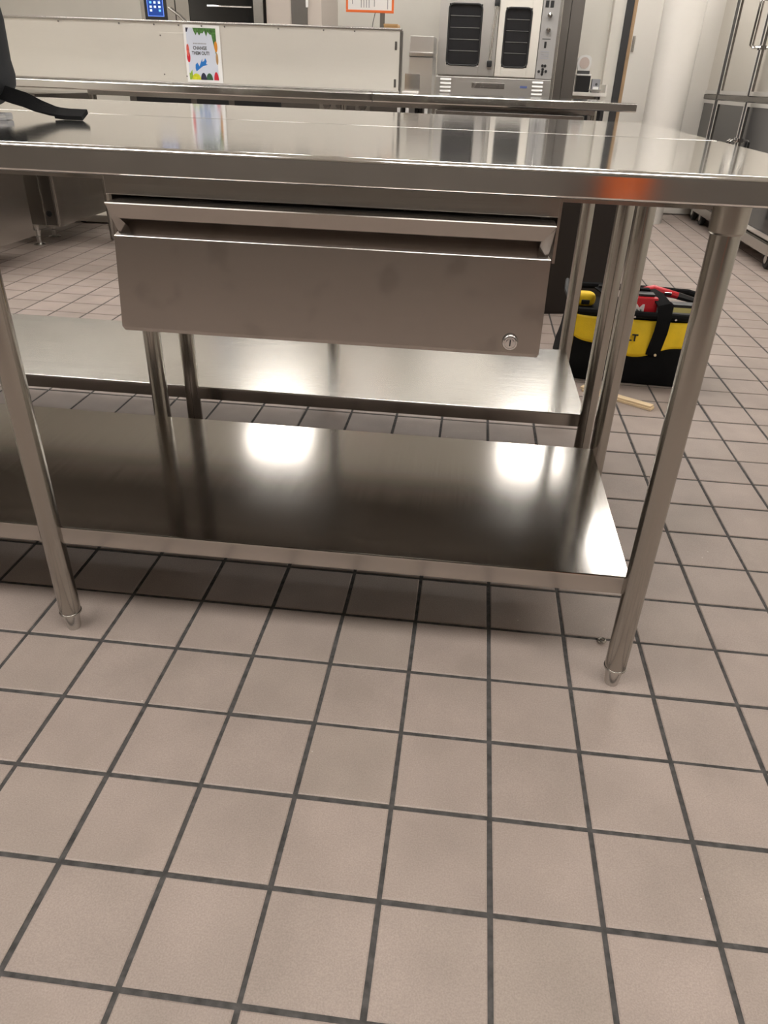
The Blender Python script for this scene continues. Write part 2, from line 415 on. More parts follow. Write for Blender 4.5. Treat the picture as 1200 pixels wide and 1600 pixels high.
def shelf(root, x0, x1, y0, y1, z1, mat, legs):
    b = MB()
    th = .036
    pr = [(y1, z1-th), (y1, z1-.003), (y1-.003, z1), (y0+.004, z1), (y0+.001, z1-.001), (y0, z1-.004), (y0, z1-th), (y0+.012, z1-th), (y0+.012, z1-.004), (y1-.012, z1-.004), (y1-.012, z1-th)]
    b.prism(pr, x0, x1, 'X')
    o = b.build('shelf', mat, root, angle=50)
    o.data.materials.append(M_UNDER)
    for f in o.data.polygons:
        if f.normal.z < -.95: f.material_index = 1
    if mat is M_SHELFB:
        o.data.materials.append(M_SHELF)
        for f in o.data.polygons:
            if f.normal.y < -.9: f.material_index = 2  # same metal as the shelf; darker steel stands in for its dim reflection
    # turned-down end flanges
    box(x1-.004, x1, y0+.001, y1-.001, z1-th, z1-.001).build('end_flange', mat, root)
    return o
tA = empty('work_table', (.13, .35, 0), 'long stainless steel work table in front with a lockable drawer', 'table')
tabletop(tA, -1.12, 1.355, -.022, .736)
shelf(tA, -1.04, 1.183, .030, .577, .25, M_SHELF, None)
for (x, y) in ((1.195, .027), (.085, .032), (-1.03, .032), (1.200, .592), (.093, .588), (-1.03, .59)): leg(tA, x, y, .882)
# underframe channel carrying the top
box(-1.05, 1.24, .20, .23, .848, .882).build('channel', M_HOUSE, tA)
box(-1.05, 1.24, .56, .62, .848, .882).build('channel', M_HOUSE, tA)
# drawer housing + drawer
b = MB()
b.box(.318, .962, .002, .012, .8530, .8815, .001)
b.box(.318, .322, .012, .56, .79, .8815); b.box(.9615, .9655, .004, .56, .792, .8815)
b.build('drawer_housing', M_HOUSE, tA)
b = MB()
rows = [(.010, .8492, .338, .957), (-.044, .8492, .3375, .9565), (-.0460, .8480, .3375, .9565), (-.0455, .8462, .3385, .9555), (-.0385, .8285, .351, .9415), (-.0365, .8272, .352, .9405),
        (-.004, .826, .355, .938), (-.004, .823, .355, .938), (-.0250, .8035, .3355, .9565), (-.026, .8020, .335, .957),
        (-.026, .670, .3255, .9585), (-.024, .664, .3285, .956), (-.018, .662, .3305, .954), (.010, .662, .3305, .954), (.010, .70, .331, .954), (.010, .80, .335, .954)]
b.loft([[(r[2], r[0], r[1]) for r in rows], [(r[3], r[0], r[1]) for r in rows]])
dw = b.build('drawer', M_DRAWER, tA, angle=24)
# closed triangular end caps of the pull
for sx in (0, 1):
    xa, xb = ((.3380, .3530), (.9560, .9395))[sx]
    bb = MB(); bb.loft([[(xa, -.0440, .8452), (xa, .008, .8453), (xa, .008, .800), (xa+(.004 if not sx else -.004), -.020, .800)],
                        [(xb, -.0375, .8275), (xb, .008, .8453), (xb, .008, .800), (xb, -.012, .812)]])
    bb.build('pull_end', M_DRAWER, dw)
box(.346, .948, .012, .52, .68, .838, .004).build('drawer_box', M_HOUSE, dw)
lk = MB().lathe([(.0118, 0), (.0118, -.004), (.0105, -.0065), (.0085, -.0070), (.0080, -.0055), (.0062, -.0055), (.0058, -.0078), (.0, -.0078)], (.9145, -.026, .6855), 28, 'Y').build('lock', M_CHROME, dw)
box(.9136, .9154, -.0345, -.0337, .6812, .6905, .0003).build('keyhole', M_BLACK, dw)

tB = empty('work_table', (.13, 1.1, 0), 'second stainless work table pushed against the back of the drawer table', 'table')
tabletop(tB, -1.12, 1.352, .740, 1.545)
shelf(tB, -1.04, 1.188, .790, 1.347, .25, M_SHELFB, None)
for (x, y) in ((1.196, .792), (.095, .80), (-1.03, .80), (1.188, 1.352), (.40, 1.352), (-1.03, 1.35)): leg(tB, x, y, .882)
box(-1.05, 1.24, .95, .98, .848, .882).build('channel', M_HOUSE, tB)
box(-1.05, 1.24, 1.30, 1.36, .848, .882).build('channel', M_HOUSE, tB)

# ------------------------------------------------------------------ counter behind, splash panel, poster
ZC = .94
tC = empty('counter', (0, 3.7, 0), 'narrow stainless counter running behind the tables in front of the ovens', 'counter')
b = MB(); b.prism([(4.05, ZC-.03), (4.05, ZC-.003), (4.047, ZC), (3.307, ZC), (3.302, ZC-.002), (3.30, ZC-.006), (3.30, ZC-.034), (3.304, ZC-.040), (3.315, ZC-.040), (3.318, ZC-.030)], -2.1, 1.625, 'X')
b.build('countertop', M_TOP, tC, angle=50)
box(.258, .262, 3.297, 3.32, ZC-.042, ZC+.003).build('seam', M_DSTEEL, tC)
for x in (-1.6, 0, 1.5):
    for y in (3.95,): MB().lathe([(.02, 0), (.0206, .003), (.0206, .90)], (x, y, 0), 20).build('leg', M_LEG, tC)
box(-1.6, 1.5, 3.92, 3.98, .86, .90).build('rear_rail', M_STEEL, tC)
box(.595, 1.375, 3.36, 3.90, .838, .872, .003).build('drip_tray', M_HOUSE, tC)
sp = empty('splash_panel', (-.65, 3.62, ZC), 'tall stainless splash panel standing on the narrow counter', 'panel')
b = MB(); b.box(-2.08, .372, 3.60, 3.64, ZC+.001, 1.232, .003); b.build('sheet', M_PANEL, sp)
b = MB(); b.box(-2.08, .374, 3.592, 3.65, 1.227, 1.240, .004); b.build('top_lip', M_STEEL, sp)
box(-2.08, .372, 3.590, 3.60, ZC+.001, .950, .003).build('bottom_flange', M_STEEL, sp)
box(.366, .378, 3.594, 3.655, ZC+.001, 1.232, .003).build('end_trim', M_DSTEEL, sp)
box(-.985, -.825, 3.597, 3.60, .965, 1.185, .001).build('access_plate', M_PANEL, sp)
for x, z in ((-.972, .985), (-.972, 1.17), (-.84, .98)): MB().cyl((x, 3.594, z), .004, .004, 10, 'Y').build('screw', M_DSTEEL, sp)
for x in (-1.55, -1.2, -1.0, -.86, -.73, -.6, -.3, -.05, .12): MB().cyl((x, 3.587, 1.219), .004, .006, 10, 'Y').build('screw', M_DSTEEL, sp)
for z in (1.16, .985): box(.340, .352, 3.594, 3.60, z-.02, z+.02, .002).build('clip', M_DSTEEL, sp)

po = empty('poster', (-.735, 3.594, .955), 'white bordered vegetable poster reading change them out', 'poster')
PY = 3.5945
box(-.838, -.632, PY, PY+.002, .952, 1.224).build('sheet', M_PAPER, po)
def flat(name, pts, mat, k=1): return MB().prism(pts, PY-.0004*k, PY-.0004*(k-1)+.0002, 'Y').build(name, mat, po, smooth=False)
def ell(cx, cz, rx, rz, n=16, a0=0, a1=2*math.pi): return [(cx+rx*math.cos(a0+(a1-a0)*k/(n-1 if a1-a0 < 6 else n)), cz+rz*math.sin(a0+(a1-a0)*k/(n-1 if a1-a0 < 6 else n))) for k in range(n)]
PX0, PX1, PZ0, PZ1 = -.824, -.655, .965, 1.210
flat('printed_background', [(PX0, PZ0), (PX1, PZ0), (PX1, PZ1), (PX0, PZ1)], M_PRINTBG)
rnd = random.Random(3)
pts = [(PX1, PZ1), (PX0+.04, PZ1)]
for k in range(13):
    x = PX0+.045+(PX1-PX0-.05)*k/12; pts.append((x, PZ1-.012-.018*rnd.random()-.012*(k % 2)-(.05*(max(0, k-10)))))
pts.append((PX1, PZ1-.085)); flat('printed_leaves', pts, M_GREEN, 2)
flat('printed_fruit', [(PX0, PZ1), (PX0+.015, PZ1), (PX0+.006, PZ1-.02), (PX0, PZ1-.02)], M_AUB, 2)
flat('printed_fruit', ell(PX1-.004, 1.125, .009, .026), M_PORANGE, 3)
flat('printed_fruit', ell(PX1-.002, 1.068, .007, .028), M_CARD, 3)
flat('printed_fruit', ell(PX0+.003, 1.105, .008, .03), M_CORAL, 3)
flat('printed_fruit', ell(PX0+.004, 1.075, .010, .028), M_PRED, 2)
flat('printed_leaves', [(PX0, PZ0), (PX0+.012, PZ0), (PX0+.020, PZ0+.02), (PX0+.018, PZ0+.048), (PX0+.004, PZ0+.03), (PX0, PZ0+.034)], M_LEAF, 2)
flat('printed_fruit', ell(PX0+.040, PZ0+.0005, .026, .030, 14, 0, math.pi), M_LIME, 3)
flat('printed_fruit', ell(PX0+.082, PZ0+.0005, .017, .034, 14, 0, math.pi), M_AUB, 4)
flat('printed_fruit', ell(PX0+.116, PZ0+.0005, .019, .033, 14, 0, math.pi), M_DGREEN, 3)
flat('printed_fruit', ell(PX1-.0135, PZ0+.0005, .0135, .040, 14, 0, math.pi), M_PRED, 4)
flat('printed_glove', [(-.790+.008, 1.005), (-.762, 1.018), (-.741, 1.032), (-.722, 1.036), (-.7125, 1.040), (-.723, 1.042), (-.718, 1.056), (-.726, 1.070), (-.733, 1.056), (-.744, 1.052), (-.742, 1.068), (-.756, 1.044), (-.762, 1.030), (-.772, 1.048), (-.784, 1.038), (-.786, 1.020)], M_BLUE, 2)
text_mesh('CHANGE', .0225, (-.751, PY-.0006, 1.116), po, M_DGREY, 'lettering', depth=.0002, bold=.0007, width=.078)
text_mesh('THEM OUT!', .0225, (-.749, PY-.0006, 1.092), po, M_DGREY, 'lettering', depth=.0002, bold=.0007, width=.100)
for k in range(9): flat('small_print', [(-.787+.0085*k, 1.1345), (-.781+.0085*k, 1.1345), (-.781+.0085*k, 1.1405), (-.787+.0085*k, 1.1405)], M_MGREY, 1.6)

# orange framed sign on its post, cardboard box, grey tent card (all on the counter, behind the panel)
sg = empty('sign_stand', (.231, 3.9, ZC), 'orange framed notice on a steel post rising behind the panel', 'sign')
box(.17, .29, 3.84, 3.96, ZC, ZC+.012, .003).build('base', M_STEEL, sg)
MB().cyl((.231, 3.9, ZC+.012), .014, .385, 20).build('post', M_DSTEEL, sg)
fr = MB()
for a in ((.025, .297, 1.322, 1.334), (.025, .297, 1.668, 1.68), (.025, .037, 1.334, 1.668), (.285, .297, 1.334, 1.668)): fr.box(a[0], a[1], 3.876, 3.888, a[2], a[3], .002)
fr.build('frame', M_ORANGE, sg)
pp = box(.037, .285, 3.878, 3.886, 1.334, 1.668).build('paper', M_PAPER, sg)
for k, (x, z0, z1) in enumerate([(.06, 1.36, 1.66), (.11, 1.345, 1.66), (.125, 1.345, 1.66), (.14, 1.345, 1.66), (.155, 1.345, 1.66), (.185, 1.35, 1.66), (.26, 1.34, 1.66)]):
    box(x, x+.004, 3.877, 3.878, z0, z1).build('printed_line', M_MGREY, pp)
MB().tube([(.190, 3.9, 1.325), (.178, 3.9, 1.28), (.165, 3.9, 1.20), (.16, 3.905, ZC+.004)], .002, 6).build('cable', M_BLACK, sg)
cb = empty('cardboard_box', (.305, 3.75, ZC), 'tan cardboard box peeking over the right end of the panel', 'box')
box(.268, .342, 3.68, 3.80, ZC, 1.258, .002).build('body', M_CARD, cb); box(.266, .344, 3.678, 3.802, 1.252, 1.262, .001).build('lid', M_CARD, cb)
tc_ = empty('card_holder', (.41, 3.90, ZC), 'small grey plate holder on the counter right of the panel', 'holder')
b = MB(); b.box(.372, .462, 3.90, 3.906, ZC+.004, 1.036, .002); b.build('plate', M_GREY if False else M_STEEL, tc_)
box(.365, .455, 3.83, 3.90, ZC, ZC+.008, .002).build('base', M_PAPER, tc_)

# ------------------------------------------------------------------ range under and behind the counter, sink splash
rg = empty('range', (-.55, 4.7, 0), 'low dark range showing its knobs below the counter edge', 'range')
box(-1.55, .30, 4.42, 5.02, .15, .885, .004).build('body', M_DSTEEL, rg)
box(-1.55, .30, 4.405, 4.42, .79, .885, .002).build('control_panel', M_DSTEEL, rg)
for a, b_ in ((-1.50, -1.12), (-1.08, -.86), (-.82, -.50)): box(a, b_, 4.400, 4.405, .80, .878, .001).build('vent', M_BLACK, rg)
for a, b_ in ((-.24, -.06), (.00, .10)): box(a, b_, 4.400, 4.405, .80, .878, .001).build('face_plate', M_STEEL, rg)
for k, x in enumerate((-.19, -.105, .05)):
    kb = MB().lathe([(.030, 0), (.030, -.004), (.022, -.006), (.020, -.03), (.0, -.031)], (x, 4.405, .845), 18, 'Y').build('knob', M_DSTEEL, rg)
for x in (-1.4, .15):
    for y in (4.5, 4.95): MB().cyl((x, y, 0), .02, .16, 14).build('leg', M_STEEL, rg)
uc = empty('utility_cart', (.42, 4.4, 0), 'black utility cart below the counter under the sink splashback', 'cart')
for z in (.25, .86): box(.30, .545, 4.2, 4.62, z, z+.05, .006).build('tray', M_BLACK, uc)
for x in (.312, .365, .485, .533): box(x-.010, x+.010, 4.19, 4.21, .05, .91, .003).build('post', M_WHITE if x < .5 else M_STEEL, uc)
for x in (.33, .515):
    for y in (4.25, 4.57): MB().cyl((x-.012, y, .03), .03, .024, 16, 'X').build('wheel', M_RUBBER, uc)
for k, x in enumerate((.338, .42, .448)): box(x-.012, x+.012, 4.25, 4.40, .30, .86, .003).build('upright', M_BLACK, uc)
cs = empty('crate', (1.45, 4.6, 0), 'black slatted crate below the right end of the narrow counter', 'crate')
box(1.385, 1.65, 4.62, 4.80, 0, .91, .004).build('back', M_BLACK, cs)
for k, (x, m_) in enumerate(((1.395, M_BLACK), (1.435, M_GREY), (1.475, M_BLACK), (1.515, M_BLACK), (1.555, M_DSTEEL), (1.595, M_BLACK), (1.635, M_BLACK))): box(x-.012, x+.012, 4.60, 4.62, 0, .90, .002).build('slat', m_, cs)
sk = empty('sink_unit', (.38, 4.75, 0), 'stainless splashback unit between the panel and the convection oven', 'counter')
box(.31, .475, 4.80, 5.15, .06, 1.14, .004).build('cabinet', M_OVEND, sk)
box(.31, .475, 4.785, 5.15, 1.141, 1.168, .004).build('ledge', M_STEEL, sk)
box(.31, .475, 4.83, 5.15, 1.168, 1.262, .004).build('backsplash', M_OVEND, sk)
for x in (.335, .45): MB().cyl((x, 4.9, 0), .018, .062, 14).build('leg', M_STEEL, sk)

# ------------------------------------------------------------------ convection oven
ov = empty('convection_oven', (.92, 5.6, 0), 'stainless convection oven with two glass doors and a control strip', 'oven')
OY = 5.20
box(.49, 1.345, OY+.03, 6.15, .80, 1.72, .006).build('body', M_STEELV, ov)
bp = box(.478, 1.318, OY-.01, OY+.03, .80, 1.036, .004).build('base_panel', M_OVEND, ov)
for x0, x1 in ((.512, .592), (1.185, 1.262)):
    for k in range(5):
        z = 1.024-.0245*k
        MB().prism([(OY-.011, z), (OY-.022, z-.012), (OY-.011, z-.016)], x0, x1, 'X').build('louver', M_WHITE, bp)
pl = box(.745, .985, OY-.016, OY-.010, .968, 1.004, .003).build('badge', M_DSTEEL, bp)
pf = MB(); pf.prism([(.748, .971), (.765, .971), (.785, 1.001), (.768, 1.001)], OY-.0175, OY-.016, 'Y'); pf.build('badge_mark', M_CHROME, bp)
text_mesh('Blodgett' if False else 'Southbend', .033, (.874, OY-.0172, .984), bp, M_CHROME, 'lettering', depth=.0006, shear=.2)
box(1.098, 1.150, OY-.0115, OY-.010, .978, .992).build('sticker', plain('sticker_blue', (.10, .13, .30), .5), bp)
def oven_door(x0, x1, wx0, wx1, wz0, wz1, z0, z1, mat, y):
    d = MB()
    d.box(x0, wx0, y, y+.035, z0, z1, .003); d.box(wx1, x1, y, y+.035, z0, z1, .003)
    d.box(wx0-.001, wx1+.001, y, y+.035, z0, wz0, .003); d.box(wx0-.001, wx1+.001, y, y+.035, wz1, z1, .003)
    o = d.build('door', mat, ov)
    g = MB(); g.box(wx0-.004, wx1+.004, y+.010, y+.016, wz0-.004, wz1+.004); g.build('window', M_GLASS, o)
    gs = MB(); r = .03
    pts = []
    for cx, cz, a in ((wx1-r, wz1-r, 0), (wx0+r, wz1-r, 90), (wx0+r, wz0+r, 180), (wx1-r, wz0+r, 270)):
        for k in range(5): pts.append((cx+r*math.cos(R(a+k*22.5)), y-.001, cz+r*math.sin(R(a+k*22.5))))
    gs.tube(pts, .006, 6, closed=True); gs.build('gasket', M_RUBBER, o)
    for k in range(4):
        z = wz0+(wz1-wz0)*(.22+.19*k+.02)
        MB().tube([(wx0+.012, y+.008, z), (wx1-.012, y+.008, z)], .0020, 6).build('rack', M_RACK, o)
    return o
dl = oven_door(.482, .898, .548, .782, 1.108, 1.474, 1.045, 1.66, M_OVEND, OY-.012)
d2 = oven_door(.902, 1.196, .948, 1.130, 1.106, 1.460, 1.045, 1.66, M_PANEL, OY-.012)
hd = MB().tube([(.862, OY-.06, 1.13), (.866, OY-.062, 1.30), (.880, OY-.06, 1.475)], .011, 12).build('handle', M_CHROME, dl)
for x, z in ((.861, 1.122), (.881, 1.482)): box(x-.018, x+.018, OY-.075, OY-.012, z-.020, z+.020, .006).build('handle_mount', M_BLACK, dl)
cp = box(1.200, 1.318, OY-.010, OY+.03, 1.040, 1.72, .003).build('control_panel', M_GREY, ov)
for x in (1.228, 1.262): box(x-.012, x+.012, OY-.014, OY-.010, 1.468, 1.508, .002).build('switch', M_BLACK, cp)
for z in (1.421, 1.335): MB().lathe([(.019, 0), (.019, -.006), (.015, -.020), (0, -.021)], (1.254, OY-.010, z), 20, 'Y').build('knob', M_CHROME, cp)
box(1.238, 1.254, OY-.014, OY-.010, 1.23, 1.268, .002).build('switch', M_BLACK, cp)
box(1.220, 1.278, OY-.0115, OY-.010, 1.281, 1.286).build('print', M_DGREY, cp)
for z in (1.165, 1.178, 1.19, 1.205): box(1.218, 1.280, OY-.0115, OY-.010, z, z+.006).build('print', M_MGREY, cp)
for x, z in ((1.248, 1.084), (1.222, 1.086), (1.272, 1.088), (1.248, 1.100), (1.246, 1.070), (1.243, 1.122), (1.262, 1.122)): MB().cyl((x, OY-.013, z), .0095, .004, 12, 'Y').build('button', M_BLACK, cp)
for x in (.56, 1.28):
    for y in (5.3, 6.05): MB().cyl((x, y, 0), .022, .80, 14).build('leg', M_STEEL, ov)
box(.54, 1.30, 5.28, 6.07, .30, .33, .003).build('stand_shelf', M_STEEL, ov)

# tall steel refrigerator next to the oven
tf = empty('refrigerator', (1.44, 5.95, 0), 'tall dark stainless cabinet right of the convection oven', 'refrigerator')
box(1.357, 1.53, 5.62, 6.35, .06, 2.05, .006).build('body', M_DSTEEL, tf)
box(1.359, 1.43, 5.605, 5.62, .10, 2.03, .003).build('door', M_DSTEEL, tf); box(1.433, 1.528, 5.605, 5.62, .10, 2.03, .003).build('door', M_DSTEEL, tf)
for x in (1.385, 1.505):
    for y in (5.68, 6.28): MB().cyl((x, y, 0), .018, .062, 12).build('leg', M_BLACK, tf)

# ------------------------------------------------------------------ combi oven and steel cabinet at the back left
co = empty('combi_oven', (-1.25, 5.6, 0), 'combi oven with a lit blue touch screen behind the panel', 'oven')
CY = 5.2
box(-1.722, -.80, CY+.03, 6.0, .75, 1.85, .006).build('body', M_STEELV, co)
cpn = box(-1.722, -1.46, CY-.005, CY+.03, 1.10, 1.85, .003).build('control_panel', M_STEELV, co)
scn = box(-1.690, -1.522, CY-.010, CY-.005, 1.315, 1.66, .001).build('screen_bezel', M_BLACK, cpn)
# the lit screen and its icons belong to the control panel
def sbox(x0, x1, z0, z1, mat, name, k): return box(x0, x1, CY-.010-.0008*k, CY-.010-.0008*(k-1), z0, z1).build(name, mat, cpn)
sbox(-1.668, -1.545, 1.340, 1.64, M_SCREENB, 'screen_border', 1); sbox(-1.663, -1.550, 1.345, 1.635, M_SCREEN, 'screen', 2)
for r_, z in enumerate((1.376, 1.398, 1.424, 1.446, 1.472)):
    for c_, x in enumerate((-1.640, -1.608, -1.574)):
        if r_ == 0 and c_ == 1: continue
        sbox(x-.008, x+.008, z-.006, z+.007, M_ICONB if (r_*3+c_) % 4 == 2 else M_ICON, 'icon', 3)
dd = MB()
dd.box(-1.452, -1.352, CY-.012, CY+.03, .85, 1.85, .003); dd.box(-.872, -.80, CY-.012, CY+.03, .85, 1.85, .003); dd.box(-1.352, -.872, CY-.012, CY+.03, .85, .93, .003); dd.box(-1.352, -.872, CY-.012, CY+.03, 1.76, 1.85, .003)
ddo = dd.build('door', M_STEELV, co)
box(-1.354, -.870, CY-.004, CY+.004, .925, 1.765).build('window', M_DKGLASS, ddo)
MB().tube([(-1.215, CY+.02-.025, 1.415), (-.885, CY+.02-.025, 1.415)], .006, 8).build('rack', M_CHROME, ddo)
MB().tube([(-1.50, CY-.03, 1.395), (-1.42, CY-.035, 1.345), (-1.37, CY-.03, 1.30)], .008, 8).build('handle', M_STEEL, ddo)
for x in (-1.66, -.86):
    for y in (5.3, 5.95): MB().cyl((x, y, 0), .022, .75, 14).build('leg', M_STEEL, co)
wc = empty('steel_cabinet', (-.58, 5.6, 0), 'beige grey steel cabinet right of the combi oven', 'cabinet')
box(-.785, -.375, CY+.02, 5.9, .05, 1.75, .005).build('body', plain('beige_steel', (.50, .44, .39), .45), wc)
box(-.596, -.478, CY+.008, CY+.02, .9, 1.7, .003).build('dark_panel', M_DSTEEL, wc)
box(-.488, -.470, CY+.003, CY+.008, 1.425, 1.47, .001).build('tag', M_WHITE, wc)
for x in (-.75, -.41):
    for y in (5.28, 5.84): MB().cyl((x, y, 0), .018, .052, 12).build('leg', M_BLACK, wc)

# ------------------------------------------------------------------ appliances on adjustable legs at far left
def fryer(y0, y1, label, feet):
    f = empty('fryer', (-2.15, (y0+y1)/2, 0), label, 'fryer')
    box(-2.5, -1.79, y0, y1, .12, .86, .004).build('body', M_STEELV, f)
    box(-1.79, -1.786, y0+.015, y1-.015, .14, .80, .001).build('front_door', M_STEELV, f)
    box(-2.02, -1.80, y0-.004, y0, .13, .85).build('shaded_side', M_DSTEEL, f)  # dark steel sheet puts this side's shadow into its colour
    for x, y in feet:
        l = MB().cyl((x, y, .012), .014, .11, 16).build('leg', M_STEEL, f)
        MB().lathe([(.04, 0), (.04, .006), (.016, .012), (.016, .05), (.021, .055), (.021, .09)], (x, y, 0), 18).build('foot', M_STEEL, l)
    return f
fryer(2.55, 3.32, 'nearer low steel fryer at the left edge', ((-2.1, 2.65), (-2.15, 3.0), (-2.4, 2.65), (-2.4, 3.2)))
f2 = fryer(3.62, 4.42, 'farther low steel fryer standing on two visible legs', ((-1.967, 3.653), (-2.006, 3.919), (-2.4, 3.7), (-2.4, 4.33)))
MB().cyl((-1.84, 3.609, .20), .018, .008, 16, 'Y').build('drain_hole', M_BLACK, f2)
box(-1.875, -1.868, 3.608, 3.616, .13, .85).build('seam', M_STEEL, f2)
pfm = empty('platform', (-1.72, 4.5, 0), 'low pale steel platform on the floor beyond the fryer', 'platform')
box(-2.2, -1.57, 4.47, 5.05, .012, .062, .004).build('deck', M_SHELFB, pfm)
for x, y in ((-2.1, 4.53), (-1.65, 4.53), (-2.1, 4.97), (-1.65, 4.97)): MB().cyl((x, y, 0), .02, .014, 10).build('pad', M_RUBBER, pfm)

# ------------------------------------------------------------------ desk with scale, box and bowl beside the jamb
dk = empty('desk', (1.7, 6.35, 0), 'small pale desk against the wall behind the counter end beside the door', 'desk')
box(1.55, 1.86, 6.12, 6.59, .935, .962, .003).build('top', M_DOOR, dk); box(1.846, 1.86, 6.14, 6.59, .9625, 1.022, .003).build('side_guard', M_DOOR, dk)
for x in (1.57, 1.835): box(x-.012, x+.012, 6.5, 6.585, 0, .935, .002).build('leg', M_GREY, dk)
s_ = empty('kitchen_scale', (1.655, 6.2, .962), 'white dial kitchen scale on a black base', 'scale')
b = MB(); b.loft([[(1.655+.058*k, 6.2+.05*j, z) for k, j in ((-1, -1), (1, -1), (1, 1), (-1, 1))] for z, k0 in ((.963, 1), (1.080, 1))]); b.build('base', M_BLACK, s_)
box(1.594, 1.716, 6.14, 6.26, 1.080, 1.092, .004).build('tray', M_WHITE, s_); box(1.603, 1.700, 6.16, 6.24, 1.092, 1.116, .004).build('neck', M_DGREY, s_)
b = MB(); b.prism([(1.600, 1.116), (1.690, 1.116), (1.703, 1.165), (1.700, 1.205), (1.684, 1.222), (1.650, 1.228), (1.614, 1.222), (1.594, 1.205), (1.588, 1.165)], 6.16, 6.22, 'Y'); b.build('head', M_WHITE, s_)
b = MB(); b.prism(ell(1.646, 1.170, .040, .042, 20), 6.155, 6.161, 'Y'); b.build('dial', plain('dial_face', (.62, .52, .47), .5), s_)
bx = empty('small_box', (1.768, 6.22, .962), 'small grey printed box beside the kitchen scale', 'box')
box(1.734, 1.802, 6.19, 6.25, .962, 1.060, .003).build('body', M_MGREY, bx); MB().cyl((1.772, 6.187, 1.022), .010, .004, 14, 'Y').build('print', M_DGREY, bx); box(1.748, 1.794, 6.187, 6.19, .975, 1.005).build('print', M_WHITE, bx)
bw = MB().lathe([(.02, .962), (.025, .963), (.060, .985), (.058, .985), (.022, .966), (.004, .9655)], (1.765, 6.16-.0, 0), 24).build('bowl', M_WHITE, label='shallow white bowl in front of the small box', cat='bowl')

# ------------------------------------------------------------------ heated holding cabinets along the right aisle
def holding_cabinet(y0, y1, split, label):
    X0 = 2.75; X1 = 3.45
    r = empty('holding_cabinet', ((X0+X1)/2, (y0+y1)/2, 0), label, 'cabinet', 'holding cabinets along the right wall')
    box(X0+.03, X1, y0, y1, .17, 1.95, .006).build('body', M_STEELV, r)
    box(X0+.0, X1, y0, y1, .10, .168, .006).build('bumper', M_STEEL, r)
    for (z0, z1, pane) in ((.985, 1.92, M_DOORMIR), (.19, .945, M_GLASS)):
        for (a, b2, hs) in ((y0+.020, split-.020, 1), (split+.020, y1-.020, -1)):
            d = MB(); fwid = .028
            d.box(X0, X0+.028, a, a+fwid, z0, z1, .003); d.box(X0, X0+.028, b2-fwid, b2, z0, z1, .003)
            d.box(X0, X0+.028, a+fwid, b2-fwid, z0, z0+fwid, .003); d.box(X0, X0+.028, a+fwid, b2-fwid, z1-fwid, z1, .003)
            o = d.build('door', M_CHROME, r)
            box(X0+.010, X0+.018, a+fwid-.002, b2-fwid+.002, z0+fwid-.002, z1-fwid+.002).build('pane', pane, o)
            hy = b2-.014 if hs == 1 else a+.014
            zc = (1.28, 1.56) if z0 > .9 else (.45, .70)
            if True:
                MB().tube([(X0-.002, hy, zc[1]), (X0-.045, hy, zc[1]), (X0-.060, hy, zc[1]-.012), (X0-.062, hy, zc[0]+.012), (X0-.045, hy, zc[0]), (X0-.002, hy, zc[0])], .007, 8).build('handle', M_CHROME, o)
                for z in zc: box(X0-.012, X0, hy-.012, hy+.012, z-.014, z+.014, .003).build('handle_mount', M_CHROME, o)
    for yy in (y0, split, y1): box(X0+.004, X0+.024, yy-.0195, yy+.0195, .19, 1.92).build('gasket', M_GASKET, r)
    box(X0-.004, X0+.03, y0, y1, .949, .981, .004).build('mid_rail', M_DSTEEL, r)
    for x in (X0+.07, X1-.08):
        for y in (y0+.12, y1-.12):
            c = MB().cyl((x-.02, y, .062), .060, .038, 24, 'X', .006).build('caster', M_RUBBER, r)
            MB().cyl((x-.025, y, .062), .028, .048, 16, 'X').build('hub', M_STEEL, c)
            box(x-.03, x+.03, y-.012, y+.012, .085, .115, .004).build('fork', M_STEEL, c)
holding_cabinet(6.11, 7.3, 6.75, 'farther chrome holding cabinet behind the white column')
holding_cabinet(4.08, 6.07, 5.28, 'nearer chrome holding cabinet on casters at the right edge')

# ------------------------------------------------------------------ dark brown bin behind the tables
bn = empty('waste_bin', (1.31, 2.95, 0), 'dark brown bin standing behind the tables beside the tool bag', 'bin')
def rr(hx, hy, r, z, n=5):
    p = []
    for cx, cy, a in ((hx-r, hy-r, 0), (-hx+r, hy-r, 90), (-hx+r, -hy+r, 180), (hx-r, -hy+r, 270)):
        for k in range(n): p.append(Vector((cx+r*math.cos(R(a+90*k/(n-1))), cy+r*math.sin(R(a+90*k/(n-1))), z)))
    return p
bn.rotation_euler.z = R(14)
MB().loft([rr(.27, .20, .04, .0), rr(.275, .205, .045, .02), rr(.30, .22, .05, .78)]).build('body', M_BIN, bn, local=True)
MB().loft([rr(.305, .226, .05, .75), rr(.315, .236, .055, .755), rr(.315, .236, .055, .79), rr(.30, .22, .05, .792)]).build('rim', M_BIN, bn, local=True)
for sx in (-1, 1): box(sx*.30-.012, sx*.30+.012, -.07, .07, .62, .67, .005).build('handle', M_BIN, bn, local=True)

